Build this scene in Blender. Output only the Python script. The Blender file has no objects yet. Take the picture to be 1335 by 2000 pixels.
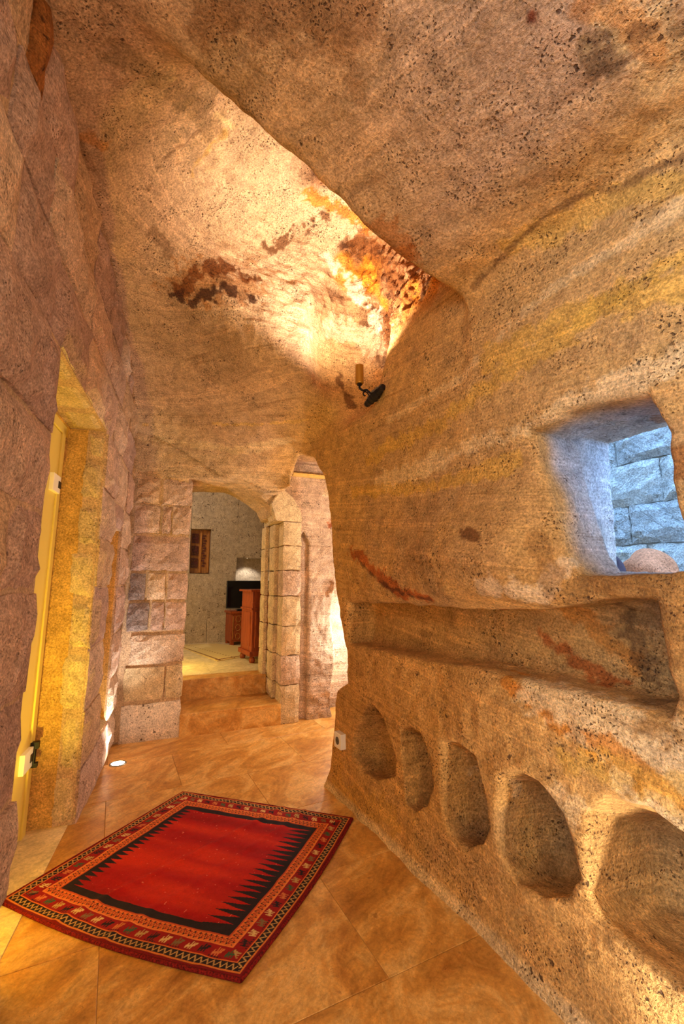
import bpy, bmesh, math, random
import numpy as np
import time; T0_ = time.perf_counter()
from mathutils import Vector, Matrix
from mathutils.bvhtree import BVHTree
random.seed(7); RNG = np.random.default_rng(7)
SC = bpy.context.scene; COL = SC.collection

# ------------------------------------------------------------------ camera
FPX = 860.0; CAMH = 1.2; PITCH = math.atan(136/860.0)
cam = bpy.data.cameras.new('camera'); camo = bpy.data.objects.new('camera', cam); COL.objects.link(camo)
cam.sensor_fit = 'VERTICAL'; cam.sensor_height = 36.0; cam.sensor_width = 24.0
cam.lens = 36.0*FPX/2000.0; cam.clip_start = 0.02
camo.location = (0, 0, CAMH); camo.rotation_euler = (math.pi/2+PITCH, 0, 0)
SC.camera = camo

# ------------------------------------------------------------------ world, exposure
SC.view_settings.view_transform = 'Standard'; SC.view_settings.look = 'None'
SC.view_settings.exposure = 1.0; SC.view_settings.gamma = 1.0; SC.view_settings.use_curve_mapping = False
w_ = bpy.data.worlds.new('sky'); SC.world = w_; w_.use_nodes = True
bg = w_.node_tree.nodes['Background']; bg.inputs[0].default_value = (0.27, 0.54, 1.0, 1); bg.inputs[1].default_value = 7.0
SC.cycles.use_denoising = True
SC.cycles.max_bounces = 8; SC.cycles.diffuse_bounces = 5

def light(name, typ, loc, power, color, size=0.1, rot=None, target=None, angle=None, blend=0.5):
    l = bpy.data.lights.new(name, typ); l.energy = power; l.color = color
    if typ == 'AREA': l.size = size
    else: l.shadow_soft_size = size
    if typ == 'SPOT': l.spot_size = angle; l.spot_blend = blend
    o = bpy.data.objects.new(name, l); COL.objects.link(o); o.location = loc
    if target is not None:
        o.rotation_euler = (Vector(target)-Vector(loc)).to_track_quat('-Z', 'Y').to_euler()
    return o
WARM = (1.0, 0.925, 0.83); AMBER = (1.0, 0.87, 0.58); NEUT = (1.0, 0.95, 0.88); YEL = (1.0, 0.75, 0.07)
# added fill lights behind the photographer, with no lamp bodies
light('hall_fill', 'POINT', (-0.55, -0.7, 2.25), 34, WARM, 0.22)
light('hall_fill', 'POINT', (0.55, -0.9, 1.2), 26, AMBER, 0.22)
light('hall_fill', 'POINT', (-0.2, -1.3, 0.55), 22, AMBER, 0.22)
# lamps of the side passage, of the far room and of the room behind the door
light('passage_lamp', 'POINT', (0.45, 3.45, 1.75), 16, NEUT, 0.06)
light('passage_lamp', 'POINT', (0.18, 4.22, 0.75), 14, NEUT, 0.04)

# ------------------------------------------------------------------ helpers
def srgb(r, g, b, a=None):
    f = lambda c: (c/255/12.92) if c/255 <= 0.04045 else ((c/255+0.055)/1.055)**2.4
    return (f(r), f(g), f(b), 1.0)
def tag(o, label=None, cat=None, group=None, kind=None):
    for k, v in (('label', label), ('category', cat), ('group', group), ('kind', kind)):
        if v: o[k] = v
    return o
def link(name, me, mat=None, parent=None):
    o = bpy.data.objects.new(name, me); COL.objects.link(o)
    if mat and not me.materials: me.materials.append(mat)
    if parent is not None: o.parent = parent
    return o
def empty(name, loc, rz=0):
    o = bpy.data.objects.new(name, None); COL.objects.link(o); o.location = loc; o.rotation_euler = (0, 0, rz)
    o.empty_display_size = 0.05
    return o
def ray(px, py):
    a = (px-667.5)/FPX; b = (1000-py)/FPX
    return (a, math.cos(PITCH)-b*math.sin(PITCH), math.sin(PITCH)+b*math.cos(PITCH))
def on_floor(px, py, z=0.0):
    d = ray(px, py); t = (z-CAMH)/d[2]; return Vector((d[0]*t, d[1]*t, z))
# wall frames: right wall (s towards the camera, w into the rock), far wall (q rightwards, g beyond), left wall (a away, d into the wall)
C0 = np.array((-.085, 2.875)); RU = np.array((.463, -.886)); RN = np.array((.886, .463))
F0 = np.array((-1.666, 3.506)); FD = np.array((.925, .38)); FN = np.array((-.38, .925))
L0 = np.array((-1.334, 2.412)); LD = np.array((-.3216, .9469)); LN = np.array((-.9469, -.3216))
def R3(s, w, z): p = C0+RU*s+RN*w; return Vector((p[0], p[1], z))
def F3(q, g, z): p = F0+FD*q+FN*g; return Vector((p[0], p[1], z))
def L3(a, d, z): p = L0+LD*a+LN*d; return Vector((p[0], p[1], z))

def bm_obj(name, bm, mat=None, parent=None, smooth=False):
    me = bpy.data.meshes.new(name); bm.normal_update(); bm.to_mesh(me); bm.free()
    if smooth: me.shade_smooth()
    return link(name, me, mat, parent)
def box(bm, c, sz, rz=0.0, bev=0.0, seg=2):
    r = bmesh.ops.create_cube(bm, size=1.0); vs = r['verts']
    M = Matrix.Translation(c) @ Matrix.Rotation(rz, 4, 'Z') @ Matrix.Diagonal((sz[0], sz[1], sz[2], 1))
    bmesh.ops.transform(bm, matrix=M, verts=vs)
    if bev > 0:
        es = list({e for v in vs for e in v.link_edges})
        bmesh.ops.bevel(bm, geom=es, offset=bev, segments=seg, affect='EDGES', profile=0.6)
    return vs
def frame_box(bm, fn, u0, u1, v0, v1, z0, z1, bev=0.0, seg=2):
    """box between two values of each of a wall frame's coordinates"""
    vs = [bm.verts.new(fn(u, v, z)) for z in (z0, z1) for v in (v0, v1) for u in (u0, u1)]
    idx = [(0, 1, 3, 2), (4, 6, 7, 5), (0, 4, 5, 1), (2, 3, 7, 6), (0, 2, 6, 4), (1, 5, 7, 3)]
    fs = [bm.faces.new([vs[i] for i in f]) for f in idx]
    bmesh.ops.recalc_face_normals(bm, faces=fs)
    if bev > 0:
        es = list({e for v in vs for e in v.link_edges})
        bmesh.ops.bevel(bm, geom=es, offset=bev, segments=seg, affect='EDGES', profile=0.6)
def cyl(bm, p0, p1, r0, r1=None, n=16, cap=True):
    p0 = Vector(p0); p1 = Vector(p1); r1 = r0 if r1 is None else r1
    q = (p1-p0).to_track_quat('Z', 'Y').to_matrix().to_4x4(); L = (p1-p0).length
    bmesh.ops.create_cone(bm, cap_ends=cap, segments=n, radius1=r0, radius2=r1, depth=L,
                          matrix=Matrix.Translation((p0+p1)/2) @ q)
def lathe(bm, prof, loc, n=24, axis=None):
    rings = []
    M = Matrix.Translation(loc) @ (axis if axis is not None else Matrix.Identity(4))
    for r, z in prof:
        rings.append([bm.verts.new(M @ Vector((r*math.cos(t*2*math.pi/n), r*math.sin(t*2*math.pi/n), z))) for t in range(n)])
    for a, b in zip(rings, rings[1:]):
        for i in range(n): bm.faces.new((a[i], a[(i+1) % n], b[(i+1) % n], b[i]))
    return rings
def prism(bm, pts, fn):
    """pts: 2-D outline; fn(u, v, side) -> Vector for side 0 and 1"""
    a = [bm.verts.new(fn(u, v, 0)) for u, v in pts]; b = [bm.verts.new(fn(u, v, 1)) for u, v in pts]
    n = len(pts); fs = [bm.faces.new(a), bm.faces.new(b[::-1])]
    for i in range(n): fs.append(bm.faces.new((a[i], b[i], b[(i+1) % n], a[(i+1) % n])))
    bmesh.ops.recalc_face_normals(bm, faces=fs); return fs

# ---- vectorised value noise
def _h(ix, iy, iz, seed):
    n = (ix.astype(np.int64)*374761393 + iy.astype(np.int64)*668265263 + iz.astype(np.int64)*2147483647 + seed*1274126177) & 0xffffffff
    n = ((n ^ (n >> 13))*1274126177) & 0xffffffff
    n = (n ^ (n >> 16)) & 0xffffffff
    n = (n*2246822519) & 0xffffffff; n = n ^ (n >> 15)
    return (n & 0xffff)/65535.0
def vnoise(P, f, seed=0):
    X = P*f + 100.0; I = np.floor(X); T = X-I; T = T*T*(3-2*T)
    x, y, z = I[:, 0], I[:, 1], I[:, 2]; a, b, c = T[:, 0], T[:, 1], T[:, 2]
    def g(dx, dy, dz): return _h(x+dx, y+dy, z+dz, seed)
    r0 = (g(0,0,0)*(1-a)+g(1,0,0)*a)*(1-b)+(g(0,1,0)*(1-a)+g(1,1,0)*a)*b
    r1 = (g(0,0,1)*(1-a)+g(1,0,1)*a)*(1-b)+(g(0,1,1)*(1-a)+g(1,1,1)*a)*b
    return (r0*(1-c)+r1*c)*2-1
def fbm(P, f, octv=3, seed=0, gain=.5):
    r = 0; a = 1.0
    for i in range(octv):
        r = r + a*vnoise(P, f*(2.03**i), seed+i*17); a *= gain
    return r
def sstep(x, a, b):
    t = np.clip((x-a)/(b-a), 0, 1); return t*t*(3-2*t)

# ------------------------------------------------------------------ materials
class NT:
    def __init__(s, name):
        s.m = bpy.data.materials.new(name); s.m.use_nodes = True; s.t = s.m.node_tree
        s.b = s.t.nodes['Principled BSDF']; s.b.inputs['Roughness'].default_value = 0.9
        s.b.inputs['Specular IOR Level'].default_value = 0.2
    def n(s, typ, ins=None, **kw):
        nd = s.t.nodes.new(typ)
        for k, v in kw.items(): setattr(nd, k, v)
        for k, v in (ins or {}).items():
            if hasattr(v, 'is_output') or isinstance(v, bpy.types.NodeSocket): s.t.links.new(v, nd.inputs[k])
            else: nd.inputs[k].default_value = v
        return nd
    def coords(s, scale=(1, 1, 1), rz=0.0, ry=0.0):
        tc = s.n('ShaderNodeNewGeometry').outputs['Position']
        m1 = s.n('ShaderNodeVectorRotate', {'Vector': tc, 'Angle': rz}, rotation_type='Z_AXIS').outputs[0]
        m2 = s.n('ShaderNodeVectorRotate', {'Vector': m1, 'Angle': ry}, rotation_type='Y_AXIS').outputs[0]
        return s.n('ShaderNodeVectorMath', {0: m2, 1: scale}, operation='MULTIPLY').outputs[0]
    def noise(s, v, sc, det=4, rough=.55, dist=0.0):
        return s.n('ShaderNodeTexNoise', {'Vector': v, 'Scale': sc, 'Detail': det, 'Roughness': rough, 'Distortion': dist}).outputs[0]
    def voro(s, v, sc, feature='F1', rnd=1.0):
        return s.n('ShaderNodeTexVoronoi', {'Vector': v, 'Scale': sc, 'Randomness': rnd}, feature=feature).outputs[0]
    def ramp(s, f, stops, interp='LINEAR'):
        r = s.n('ShaderNodeValToRGB', {0: f}); cr = r.color_ramp; cr.interpolation = interp
        while len(cr.elements) < len(stops): cr.elements.new(0.5)
        for e, (p, c) in zip(cr.elements, stops):
            e.position = p; e.color = c if isinstance(c, tuple) else (c, c, c, 1)
        return r.outputs[0]
    def mix(s, f, a, b, mode='MIX'):
        nd = s.n('ShaderNodeMix', {0: f, 6: a, 7: b}, data_type='RGBA', blend_type=mode); return nd.outputs[2]
    def math(s, op, a, b=0.0, c=0.0):
        return s.n('ShaderNodeMath', {0: a, 1: b, 2: c}, operation=op).outputs[0]
    def bump(s, h, strength=.5, dist=.01, nrm=None):
        ins = {'Height': h, 'Strength': strength, 'Distance': dist}
        if nrm is not None: ins['Normal'] = nrm
        return s.n('ShaderNodeBump', ins).outputs[0]
    def out(s, col=None, nrm=None, rough=None):
        if col is not None: s.t.links.new(col, s.b.inputs['Base Color'])
        if nrm is not None: s.t.links.new(nrm, s.b.inputs['Normal'])
        if rough is not None: s.b.inputs['Roughness'].default_value = rough
        return s.m
def flat(name, c, rough=.6, metal=0.0, spec=.4, emit=None, power=0):
    k = NT(name); k.b.inputs['Base Color'].default_value = c; k.b.inputs['Roughness'].default_value = rough
    k.b.inputs['Metallic'].default_value = metal; k.b.inputs['Specular IOR Level'].default_value = spec
    if emit: k.b.inputs['Emission Color'].default_value = emit; k.b.inputs['Emission Strength'].default_value = power
    return k.m

def tuff(name, base=None, attr=False, tool=0.5, pits=.55, strata=0.0, speck=1.0, bumpd=.012, rz=0.0, toolang=0.8, spot=90, tsc=(52, 52, 15)):
    """volcanic tuff: grainy, pitted, chisel marked; base colour fixed or from the painted attribute"""
    k = NT(name); P = k.coords()
    big = k.noise(P, 2.2, 4, .6); mid = k.noise(P, 17, 5, .65); fine = k.noise(P, 120, 4, .75)
    if attr: col = k.n('ShaderNodeVertexColor', layer_name='col').outputs[0]
    else:
        n1 = k.n('ShaderNodeRGB'); n1.outputs[0].default_value = base; col = n1.outputs[0]
    v = k.ramp(mid, [(.30, .74), (.5, 1.0), (.70, 1.22)])
    col = k.mix(1.0, col, v, 'MULTIPLY')
    v = k.ramp(fine, [(.34, .50), (.5, 1.0), (.66, 1.55)])
    col = k.mix(.9*speck, col, v, 'MULTIPLY')
    v = k.ramp(big, [(.3, (.80, .76, .72, 1)), (.55, (1, 1, 1, 1)), (.75, (1.12, 1.06, .96, 1))])
    col = k.mix(.8, col, v, 'MULTIPLY')
    # dark lava specks and holes
    warp = k.n('ShaderNodeVectorMath', {0: k.n('ShaderNodeTexNoise', {'Vector': P, 'Scale': 45.0, 'Detail': 3.0}).outputs[1], 1: (.03, .03, .03)}, operation='MULTIPLY').outputs[0]
    PW = k.n('ShaderNodeVectorMath', {0: P, 1: warp}, operation='ADD').outputs[0]
    vp = k.voro(PW, spot); vq = k.voro(PW, spot*.33)
    msk = k.noise(P, 7, 3, .7)
    d1 = k.math('MULTIPLY', k.ramp(vp, [(.16, 1.0), (.30, 0.0)]), k.ramp(msk, [(.46, 0.0), (.60, 1.0)]))
    d2 = k.math('MULTIPLY', k.ramp(vq, [(.10, 1.0), (.18, 0.0)]), k.ramp(msk, [(.52, 0.0), (.58, 1.0)]))
    dots = k.math('MAXIMUM', d1, d2)
    col = k.mix(k.math('MULTIPLY', dots, pits), col, srgb(64, 38, 26))
    h = k.math('ADD', k.math('MULTIPLY', mid, .9), k.math('MULTIPLY', fine, .5))
    h = k.math('SUBTRACT', h, k.math('MULTIPLY', dots, .5))
    if strata > 0:
        S = k.coords((.55, .55, 15.0), rz=rz, ry=-.13)
        st = k.noise(S, 1.3, 6, .72, .3)
        sv = k.ramp(st, [(.34, (.62, .52, .42, 1)), (.44, (1.0, .96, .86, 1)), (.52, (.84, .78, .72, 1)), (.60, (1.22, 1.15, 1.05, 1)), (.72, (.88, .75, .60, 1))])
        col = k.mix(strata, col, sv, 'MULTIPLY')
        h = k.math('ADD', h, k.math('MULTIPLY', st, strata*1.1))
    if tool > 0:
        T = k.coords(tsc, ry=toolang, rz=rz)
        tl = k.noise(T, 1.0, 3, .6, .2)
        h = k.math('ADD', h, k.math('MULTIPLY', tl, tool))
        col = k.mix(min(1, tool*.7), col, k.ramp(tl, [(.3, .68), (.5, 1.0), (.7, 1.22)]), 'MULTIPLY')
    return k.out(col, k.bump(h, 1.0, bumpd))

M = {}
M['rock'] = tuff('carved_tuff', attr=True, tool=.18, pits=.85, strata=.85, rz=1.089, bumpd=.016)
M['mortar'] = tuff('lime_mortar', srgb(196, 164, 130), tool=0, pits=.3, bumpd=.006)
M['plaster'] = tuff('sand_plaster', srgb(205, 160, 88), tool=0, pits=.25, bumpd=.005)
stone_cols = [(204, 172, 148), (196, 162, 140), (212, 182, 154), (188, 156, 138), (204, 170, 134)]
M['stones'] = [tuff('cut_tuff_block', srgb(*c), tool=.8, pits=.6, bumpd=.014, rz=.6*i, toolang=.5+.35*i) for i, c in enumerate(stone_cols)]
M['pale_stone'] = tuff('pale_tuff_block', srgb(214, 196, 176), tool=.1, pits=.9, bumpd=.006, spot=45)
M['grey_stone'] = tuff('grey_tuff_block', srgb(150, 132, 124), tool=.9, pits=.4, bumpd=.014)
M['rust_stone'] = tuff('rust_stained_block', srgb(176, 110, 54), tool=1.4, pits=1.0, bumpd=.03, spot=22, tsc=(30, 30, 4), toolang=0.1)
M['cream_stone'] = tuff('smooth_tuff_block', srgb(205, 180, 140), tool=.15, pits=.6, bumpd=.006, spot=60)
M['out_stone'] = [tuff('outdoor_block', srgb(*c), tool=1.0, pits=.15, bumpd=.03, tsc=(30, 30, 5), rz=1.089, toolang=.8*sg) for c, sg in (((172, 174, 174), 1), ((182, 182, 178), -1))]
M['room_rock'] = tuff('room_tuff', srgb(178, 158, 132), tool=.2, pits=.9, bumpd=.008, spot=38)

def travertine(name, a, b, c, rough=.28):
    k = NT(name); P = k.coords((1, 1, 1), rz=.45)
    oi = k.n('ShaderNodeObjectInfo').outputs['Random']
    off = k.n('ShaderNodeCombineXYZ', {0: k.math('MULTIPLY', oi, 37.0), 1: k.math('MULTIPLY', oi, 91.0), 2: 0.0}).outputs[0]
    P = k.n('ShaderNodeVectorMath', {0: P, 1: off}, operation='ADD').outputs[0]
    Q = k.n('ShaderNodeVectorMath', {0: P, 1: (3.0, 1.6, 3.0)}, operation='MULTIPLY').outputs[0]
    n1 = k.noise(Q, 1.6, 7, .68, 1.2); n2 = k.noise(Q, 7, 6, .7, .8); n3 = k.noise(P, 75, 5, .8)
    col = k.ramp(n1, [(.28, a), (.48, b), (.60, c), (.75, b)])
    col = k.mix(.75, col, k.ramp(n2, [(.3, .55), (.5, 1.0), (.68, 1.3)]), 'MULTIPLY')
    col = k.mix(.8, col, k.ramp(n3, [(.3, .65), (.5, 1.0), (.7, 1.3)]), 'MULTIPLY')
    pit = k.math('MULTIPLY', k.ramp(k.noise(P, 24, 6, .85, .6), [(.57, 0.0), (.62, 1.0)]), k.ramp(n2, [(.48, 0.0), (.6, 1.0)]))
    col = k.mix(k.math('MULTIPLY', pit, .6), col, srgb(116, 68, 24))
    vein = k.math('MULTIPLY', k.ramp(k.noise(Q, 3.1, 6, .7, 1.8), [(.485, 0.0), (.5, 1.0), (.515, 0.0)]), k.ramp(n1, [(.5, 0.0), (.62, 1.0)]))
    col = k.mix(k.math('MULTIPLY', vein, .5), col, srgb(240, 206, 146))
    k.b.inputs['Specular IOR Level'].default_value = .45
    return k.out(col, k.bump(k.math('SUBTRACT', k.math('MULTIPLY', n3, .4), pit), .3, .003), rough)
M['tile'] = travertine('travertine_tile', srgb(158, 100, 38), srgb(196, 140, 66), srgb(214, 166, 94), .34)
M['tile_pale'] = travertine('pale_travertine', srgb(200, 176, 130), srgb(216, 194, 146), srgb(228, 206, 160), .4)
M['grout'] = flat('grout', srgb(176, 132, 76), .95)
M['cream_paint'] = flat('cream_painted_wood', srgb(234, 208, 100), .45)
M['cream_light'] = flat('cream_fitting', srgb(255, 250, 225), .3, spec=.5)
M['black_metal'] = flat('black_iron', srgb(34, 30, 34), .45, .6)
M['chrome'] = flat('brushed_steel', srgb(170, 165, 150), .3, 1.0)
M['brass'] = flat('aged_brass', srgb(176, 124, 42), .4, .55)
M['lamp_glow'] = flat('lit_lamp_glass', srgb(255, 246, 225), .3, emit=(1, .9, .72, 1), power=26)
M['bulb_glow'] = flat('lit_bulb', srgb(255, 246, 225), .3, emit=(1, .85, .6, 1), power=10)
M['socket_white'] = flat('socket_plastic', srgb(222, 212, 196), .35)
M['socket_dark'] = flat('socket_well', srgb(70, 62, 54), .5)
M['screen'] = flat('tv_screen', srgb(14, 14, 18), .08, spec=.6)
M['tv_body'] = flat('tv_body', srgb(20, 20, 22), .4)
M['dark_cloth'] = flat('dark_shade', srgb(28, 20, 20), .8)
M['mauve'] = flat('mauve_cloth', srgb(58, 42, 50), .9)

def wood(name, dark, light_, sc=1.0, ax=(14, 14, 1.2), rough=.4):
    k = NT(name); P = k.coords(ax); g = k.noise(P, 2.4*sc, 6, .65, .9); f = k.noise(P, 11*sc, 3, .6)
    col = k.ramp(g, [(.3, dark), (.55, light_), (.75, dark)])
    col = k.mix(.5, col, k.ramp(f, [(.3, .7), (.6, 1.15)]), 'MULTIPLY')
    return k.out(col, k.bump(g, .3, .003), rough)
M['red_wood'] = wood('red_brown_wood', srgb(98, 40, 18), srgb(160, 76, 36))
M['carved_wood'] = wood('carved_wood', srgb(96, 40, 20), srgb(150, 74, 40), 1.4, (9, 9, 9))
M['old_wood'] = wood('old_shutter_wood', srgb(110, 66, 26), srgb(170, 112, 54))
M['dark_wood'] = wood('dark_carving', srgb(52, 20, 14), srgb(84, 34, 22))
M['batten'] = wood('pale_batten', srgb(196, 150, 74), srgb(224, 184, 100))

# ------------------------------------------------------------------ the carved cave, as a signed distance field
def smin(a, b, k):
    h = np.maximum(k-np.abs(a-b), 0)/k; return np.minimum(a, b)-h*h*k*.25
def smax(a, b, k): return -smin(-a, -b, k)
def poly(u, v, pts):
    """signed distance to a polygon (negative inside)"""
    d = np.full(u.shape, 1e9, u.dtype); ins = np.zeros(u.shape, bool); n = len(pts)
    for i in range(n):
        (ax, ay), (bx, by) = pts[i], pts[(i+1) % n]; ex, ey = bx-ax, by-ay
        wx, wy = u-ax, v-ay; t = np.clip((wx*ex+wy*ey)/(ex*ex+ey*ey), 0, 1)
        d = np.minimum(d, (wx-ex*t)**2+(wy-ey*t)**2)
        c = ((ay <= v) & (by > v)) | ((by <= v) & (ay > v))
        if ey != 0: ins ^= c & (u < ax+(v-ay)*ex/ey)
    d = np.sqrt(d); return np.where(ins, -d, d)
NICHES = [
 [(.50,.575),(.60,.52),(.67,.44),(.725,.37),(.71,.30),(.56,.22),(.40,.20),(.31,.26),(.32,.36),(.41,.49)],
 [(.765,.52),(.85,.55),(.93,.54),(.985,.45),(1.0,.36),(.955,.27),(.87,.205),(.80,.22),(.79,.30),(.775,.41)],
 [(1.06,.56),(1.15,.58),(1.24,.55),(1.29,.43),(1.31,.34),(1.27,.27),(1.19,.215),(1.11,.215),(1.065,.26),(1.05,.33),(1.055,.46)],
 [(1.36,.53),(1.45,.585),(1.53,.58),(1.61,.52),(1.64,.45),(1.655,.36),(1.61,.29),(1.52,.235),(1.42,.225),(1.35,.28),(1.335,.38)],
 [(1.69,.56),(1.76,.62),(1.86,.64),(1.97,.60),(2.10,.47),(2.13,.33),(2.02,.27),(1.91,.26),(1.81,.27),(1.73,.29),(1.675,.34),(1.675,.46)]]
SHELF = [(.26,1.085),(.87,1.10),(1.37,1.10),(1.59,1.12),(1.83,1.15),(1.93,1.15),(1.94,1.06),(1.96,.92),(1.93,.86),(1.65,.87),(1.33,.87),(.86,.86),(.26,.84)]
WINDOW = [(1.59,1.72),(1.73,1.745),(1.965,1.705),(2.0,1.58),(1.99,1.46),(2.01,1.31),(2.06,1.225),(1.73,1.225),(1.69,1.28),(1.665,1.42),(1.62,1.60)]
def field(X, Y, Z):
    s = (X-C0[0])*RU[0]+(Y-C0[1])*RU[1]; w = (X-C0[0])*RN[0]+(Y-C0[1])*RN[1]
    q = (X-F0[0])*FD[0]+(Y-F0[1])*FD[1]; g = (X-F0[0])*FN[0]+(Y-F0[1])*FN[1]
    d = (X-L0[0])*LN[0]+(Y-L0[1])*LN[1]
    # right wall surface
    lobe = .13*np.exp(-((s-1.38)/.42)**2)*np.exp(-((Z-1.27)/.20)**2) + .05*np.exp(-((s-.7)/.5)**2)*np.exp(-((Z-1.32)/.22)**2)
    lobe = lobe*(sstep(Z, 1.085, 1.16))*(1-sstep(s, 1.52, 1.72))
    w0 = -.045*np.exp(-np.maximum(Z, 0)/.07) - lobe + .06*sstep(Z, .95, .62)*0 + .04*np.sin(s*2.1+Z*1.3)*sstep(Z, 1.5, 2.1)
    w0 = w0 + .10*sstep(s, 1.90, 2.10)*sstep(Z, .45, .62)*(1-sstep(Z, 2.0, 2.3))*0
    # ceiling
    drop = .43*sstep(w, -1.25, 0.0)
    gc = -.08-.12*sstep(q, .2, 1.6)
    t = np.maximum(gc-g, 0)
    zc = 2.40+.45*(1-np.exp(-t/.48))-drop
    zc = np.where(g > gc, 2.40-drop*.6-3.4*np.minimum(g-gc, .10), zc)
    zc = zc + .02*np.sin(X*3+Y*2)
    main = smax(w-w0, Z-zc, .10)
    main = smax(main, g-.12*(1-sstep(q, .40, .44)), .02)
    # the side passage beyond the corner of the right wall
    s0 = np.interp(Z, [0, .4, .55, .62, .8, 1.0, 1.22, 1.66, 1.93, 2.12, 2.3], [0, .06, .10, .23, .22, .15, .10, -.02, -.17, -.38, -.8])
    pas = smax(s-s0, Z-2.30, .12); pas = smax(pas, g-.03-.12*(1-sstep(q, .40, .44))-.30*sstep(q+.02*np.sin(Z*9), 1.72, 1.74), .03); pas = smax(pas, w-1.15, .1); pas = smax(pas, 1.20-q-2*(1-sstep(Z, 1.75, 2.0)), .05)
    f = smin(main, pas, .05)
    # chimney hollow in the ceiling
    dn = (X+.13)*.375-(Y-1.43)*.927
    df = -(X+.31)*.47+(Y-2.42)*.88
    top = (Z-(3.38-.42*((X+.05)**2+(Y-2.15)**2)))*.85
    hole = smax(smax(top, df*.9-.10*(Z-2.5), .22), smax(w-.02-.16*(Z-2.4), -(X+.92), .1), .25)
    hole = smax(hole, dn-.05*(Z-2.6), .05); hole = smax(hole, 2.0-Z, .05)
    kk = .34-.28*sstep(X, -.85, -.25)
    f = smin(f, hole, kk)
    # carved recess where the wall lamp hangs
    f = smin(f, smax(np.sqrt((X-.08)**2+(Y-2.58)**2+((Z-2.6)*.5)**2)-.26, 2.22-Z, .1), .12)
    f = smax(f, d-.34, .02)
    # niches, shelf and window in the right wall
    for i, n in enumerate(NICHES):
        dep = (.19, .18, .20, .28, .32)[i]
        wp = np.maximum(w, 0); p = poly(s+wp*.04, Z+wp*.32, n)+wp*.12; f = smin(f, smax(p, w-dep, .09), .012)
    p = poly(s, Z, SHELF); f = smin(f, smax(p, w-.15-.05*s, .05), .03)
    p = poly(s, Z, WINDOW); f = smin(f, p, .03)
    p = poly(s, Z, [(1.585,1.745),(1.965,1.74),(2.0,1.5),(2.05,1.225),(1.575,1.225)]); f = smin(f, smax(p, .235+.06*(Z-1.5)-w, .015), .012)
    # doorway through the far wall
    p = poly(q, Z, [(.40,-.3),(.40,2.06),(.76,2.075),(.88,2.04),(1.0,1.97),(1.09,1.89),(1.13,1.80),(1.30,1.78),(1.32,-.3)])
    f = smin(f, smax(p, -g-.3, .02), .02)
    # slot behind the jamb stones
    f = smin(f, smax(poly(q, Z, [(1.39,-.3),(1.39,1.60),(1.43,1.66),(1.48,1.55),(1.475,-.3)]), np.maximum(g-.09, -g-.2), .03), .03)
    f = smin(f, np.sqrt((q-1.64)**2+((Z-1.18)*.7)**2+(g*1.2)**2)-.045, .03)
    # the rock is a slab: open air outside and in the far room
    out = np.maximum(.46-w, .95-s); f = np.minimum(f, out)
    back = smax(.56-g, q-1.7, .01); f = np.minimum(f, back)
    return f

def surface_nets(fn, lo, hi, h):
    n = [int(math.ceil((b-a)/h))+1 for a, b in zip(lo, hi)]
    ax = [np.float32(lo[i])+np.arange(n[i], dtype=np.float32)*np.float32(h) for i in range(3)]
    V = np.empty(n, np.float32)
    for i0 in range(0, n[0], 24):
        X, Y, Z = np.meshgrid(ax[0][i0:i0+24], ax[1], ax[2], indexing='ij'); V[i0:i0+24] = fn(X, Y, Z)
    S = V < 0; c = [m-1 for m in n]
    cnt = np.zeros(c, np.uint8)
    for dx in (0, 1):
        for dy in (0, 1):
            for dz in (0, 1): cnt += S[dx:dx+c[0], dy:dy+c[1], dz:dz+c[2]]
    act = (cnt > 0) & (cnt < 8); idx = -np.ones(c, np.int64); I = np.argwhere(act); idx[act] = np.arange(len(I))
    acc = np.zeros((len(I), 3)); num = np.zeros(len(I))
    cor = [(a, b, d) for a in (0, 1) for b in (0, 1) for d in (0, 1)]
    for a in cor:
        for b in cor:
            if sum(b) == sum(a)+1 and all(y >= x for x, y in zip(a, b)):
                va = V[I[:, 0]+a[0], I[:, 1]+a[1], I[:, 2]+a[2]]; vb = V[I[:, 0]+b[0], I[:, 1]+b[1], I[:, 2]+b[2]]
                m = (va < 0) != (vb < 0); t = np.where(m, va/np.where(m, va-vb, 1), 0)
                p = np.array(a)[None, :]+t[:, None]*(np.array(b)-np.array(a))[None, :]
                acc[m] += p[m]; num[m] += 1
    P = (I+acc/num[:, None])*h+np.array(lo)
    quads = []
    for ax_ in range(3):
        o = [k for k in range(3) if k != ax_]
        sl = [slice(1, c[k]) for k in range(3)]; sl[ax_] = slice(0, c[ax_])
        A = S[tuple(sl)]; sl2 = list(sl); sl2[ax_] = slice(1, c[ax_]+1); B = S[tuple(sl2)]
        E = np.argwhere(A != B); flip = A[A != B]
        off = np.array([1, 1, 1]); off[ax_] = 0; E = E+off
        u = np.zeros(3, int); v = np.zeros(3, int); u[o[0]] = 1; v[o[1]] = 1
        g = lambda D: idx[D[:, 0], D[:, 1], D[:, 2]]
        Q = np.stack([g(E-u-v), g(E-v), g(E), g(E-u)], 1)
        if ax_ == 1: flip = ~flip
        Q[flip] = Q[flip][:, ::-1]; quads.append(Q)
    Q = np.concatenate(quads); Q = Q[(Q >= 0).all(1)]
    return P, Q
def subdivide(P, Q):
    E = np.concatenate([Q[:, [i, (i+1) % 4]] for i in range(4)]); Es = np.sort(E, 1)
    key = Es[:, 0]*len(P)+Es[:, 1]; uk, inv = np.unique(key, return_inverse=True)
    a, b = uk//len(P), uk % len(P); em = (P[a]+P[b])/2; fc = P[Q].mean(1)
    n = len(P); m = len(Q); ei = inv.reshape(4, m).T+n; fi = np.arange(m)+n+len(em)
    NQ = np.concatenate([np.stack([Q[:, i], ei[:, i], fi, ei[:, (i-1) % 4]], 1) for i in range(4)])
    return np.concatenate([P, em, fc]), NQ
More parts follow.
